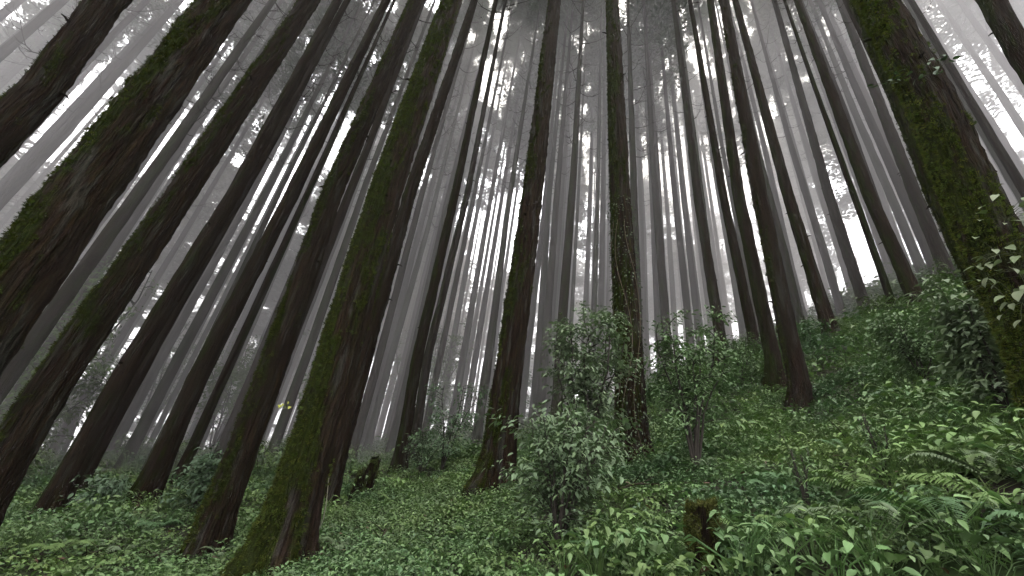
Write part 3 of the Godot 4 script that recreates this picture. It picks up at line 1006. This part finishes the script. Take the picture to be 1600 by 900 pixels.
func make_climbers() -> void:
	var pale := Color(0.115, 0.135, 0.075)
	var dark := Color(0.045, 0.070, 0.036)
	sprig(on_trunk(1462, 112, 6.35, 0.22), 16, 0.22, 0.10, dark, "dark leafy tuft growing high on the shaggy mossy trunk", "", 1)
	sprig(on_trunk(1388, 130, 6.35, 0.20), 11, 0.16, 0.08, dark, "small dark tuft hanging from the side of the shaggy trunk", "", 2)
	var k := 3
	for s in [[1572, 342, 12], [1560, 395, 12], [1590, 420, 14], [1545, 440, 10], [1596, 470, 12]]:
		sprig(on_trunk(s[0], s[1], 6.35, 0.30), s[2], 0.24, 0.115, pale if k % 2 else Color(0.085, 0.11, 0.05), "pale leaved climber on the lower part of the shaggy mossy trunk", "climbers on the shaggy mossy trunk", k)
		k += 1
	sprig(on_trunk(447, 636, 6.7, 0.12), 6, 0.09, 0.075, Color(0.22, 0.23, 0.04), "yellow leaf sprig on the moss coated trunk", "", 20)
	# the creeper that covers the lower part of the upright dark green trunk
	var foot := at_range(988, 735, 8.4)
	foot.y = ground(foot.x, foot.z)
	var t := thing("climbing_creeper", "small leaved creeper covering the lower upright dark green trunk", "climbing plant", foot)
	var tr := []
	var cols := []
	for i in 1500:
		var h := pow(rng.randf(), 1.35) * 6.2
		var a := rng.randf() * TAU
		var r := 0.3 * (1.0 + 0.35 * exp(-h / 0.42)) * (1.0 - 0.012 * h) + rng.randf_range(0.0, 0.05)
		var mid := at_range(985, 600, 8.4).lerp(at_range(969, 304, 8.4), clampf((h - 1.6) / 5.0, 0, 1)) - foot
		var p := Vector3(mid.x * clampf(h / 1.6, 0, 1) + cos(a) * r, h, mid.z * clampf(h / 1.6, 0, 1) + sin(a) * r)
		tr.append(leaf_x(p, atan2(-cos(a), -sin(a)) + rng.randf_range(-0.7, 0.7), rng.randf_range(-1.2, -0.1), rng.randf_range(-0.4, 0.4)).scaled_local(Vector3.ONE * rng.randf_range(0.035, 0.065)))
		cols.append(jit(Color(0.05, 0.07, 0.035), 0.4))
	scatter("foliage", leaf_meshes[0], M.leaf, t, tr, cols)
	var b := Builder.new()
	for q in 4:
		var pts := []
		var rs := []
		for i in 40:
			var h := i * 0.14
			var a := 1.2 + q * 0.9 + 0.5 * sin(i * 0.21 + q)
			var mid := at_range(985, 600, 8.4).lerp(at_range(969, 304, 8.4), clampf((h - 1.6) / 5.0, 0, 1)) - foot
			var r := 0.305 * (1.0 + 0.35 * exp(-h / 0.42)) * (1.0 - 0.012 * h)
			pts.append(Vector3(mid.x * clampf(h / 1.6, 0, 1) + cos(a) * r, h, mid.z * clampf(h / 1.6, 0, 1) + sin(a) * r))
			rs.append(0.008)
		b.tube(pts, rs, 5, Color(0.06, 0.05, 0.035))
	part("stem", b.done(), M.wood, t)
	# a thin pale vine hanging down one flank of the moss coated trunk
	var f := at_range(480, 880, 6.75)
	f.y = ground(f.x, f.z)
	var vt := thing("hanging_vine", "thin pale vine hanging along the moss coated trunk", "vine", f)
	var vb := Builder.new()
	var vp := []
	var vr := []
	var path := [[478, 890], [505, 810], [522, 700], [541, 600], [560, 530], [578, 470], [596, 400], [622, 310], [640, 250], [662, 170]]
	for i in 46:
		var u := i / 45.0 * (path.size() - 1)
		var j := mini(int(u), path.size() - 2)
		var q := Vector2(path[j][0], path[j][1]).lerp(Vector2(path[j + 1][0], path[j + 1][1]), u - j)
		vp.append(at_range(q.x, q.y, 6.75) - f + Vector3(0.012 * sin(i * 1.3), 0, 0.012 * cos(i * 0.9)))
		vr.append(0.007)
	vb.tube(vp, vr, 5, Color(0.16, 0.15, 0.12))
	part("stem", vb.done(), M.wood, vt)

func make_litter() -> void:
	var tr := []
	var cols := []
	for i in 800:
		var r := sqrt(rng.randf_range(9.0, 190.0))
		var a := deg_to_rad(rng.randf_range(-70, 70))
		var x := sin(a) * r
		var z := -cos(a) * r
		if i < 90:                     # the reddish patch of dead leaves beside the moss coated trunk
			var p := ground_at(525, 850)
			x = p.x + rng.randfn() * 0.28
			z = p.z + rng.randfn() * 0.28
		tr.append(leaf_x(Vector3(x, ground(x, z) + rng.randf_range(0.01, 0.08 if i < 90 else 0.14), z), rng.randf() * TAU, rng.randf_range(-0.4, 0.4), rng.randf_range(-0.4, 0.4)).scaled_local(Vector3.ONE * rng.randf_range(0.05, 0.1)))
		cols.append(jit(Color(0.070, 0.036, 0.022), 0.5))
	var o := scatter("leaf_litter", leaf_meshes[1], M.cover, self, tr, cols)
	o.set_meta("label", "dead reddish brown leaves fallen among the weeds")
	o.set_meta("category", "leaf litter")
	var n := 0
	for f in [[240, 880, 0.6, 1.1], [600, 850, 1.2, 0.7], [760, 800, 0.3, 0.8], [1330, 690, 2.2, 1.1], [1180, 700, 0.9, 0.9], [680, 760, 2.6, 0.9], [1010, 770, 0.2, 1.0], [120, 880, 2.0, 0.9]]:
		var p := ground_at(f[0], f[1])
		var t := thing("fallen_branch", "dark dead branch lying among the low plants", "branch", p, "fallen branches on the slope")
		var b := Builder.new()
		var d := Vector3(cos(f[2]), 0, sin(f[2]))
		var pts := []
		var rs := []
		for k in 8:
			var u := k / 7.0
			var q: Vector3 = d * f[3] * (u - 0.5) + Vector3(sin(u * 8 + n) * 0.04, 0, cos(u * 6 + n) * 0.04)
			q.y = ground(p.x + q.x, p.z + q.z) - p.y + 0.07 + 0.05 * sin(u * 5 + n)
			pts.append(q)
			rs.append(0.018 * (1.0 - 0.7 * u))
		b.tube(pts, rs, 6, BARK)
		part("limb", b.done(), M.wood, t)
		for k in 4:
			var e := Builder.new()
			var q: Vector3 = pts[2 + k]
			var w := (d.rotated(Vector3.UP, rng.randf_range(0.5, 1.2) * (1 if k % 2 else -1)) + Vector3(0, rng.randf_range(0.1, 0.8), 0)) * rng.randf_range(0.15, 0.35)
			e.tube([q, q + w * 0.5 + Vector3(0.01, 0, 0.01), q + w], [0.008, 0.006, 0.003], 4, BARK)
			part("twig", e.done(), M.wood, t)
		n += 1
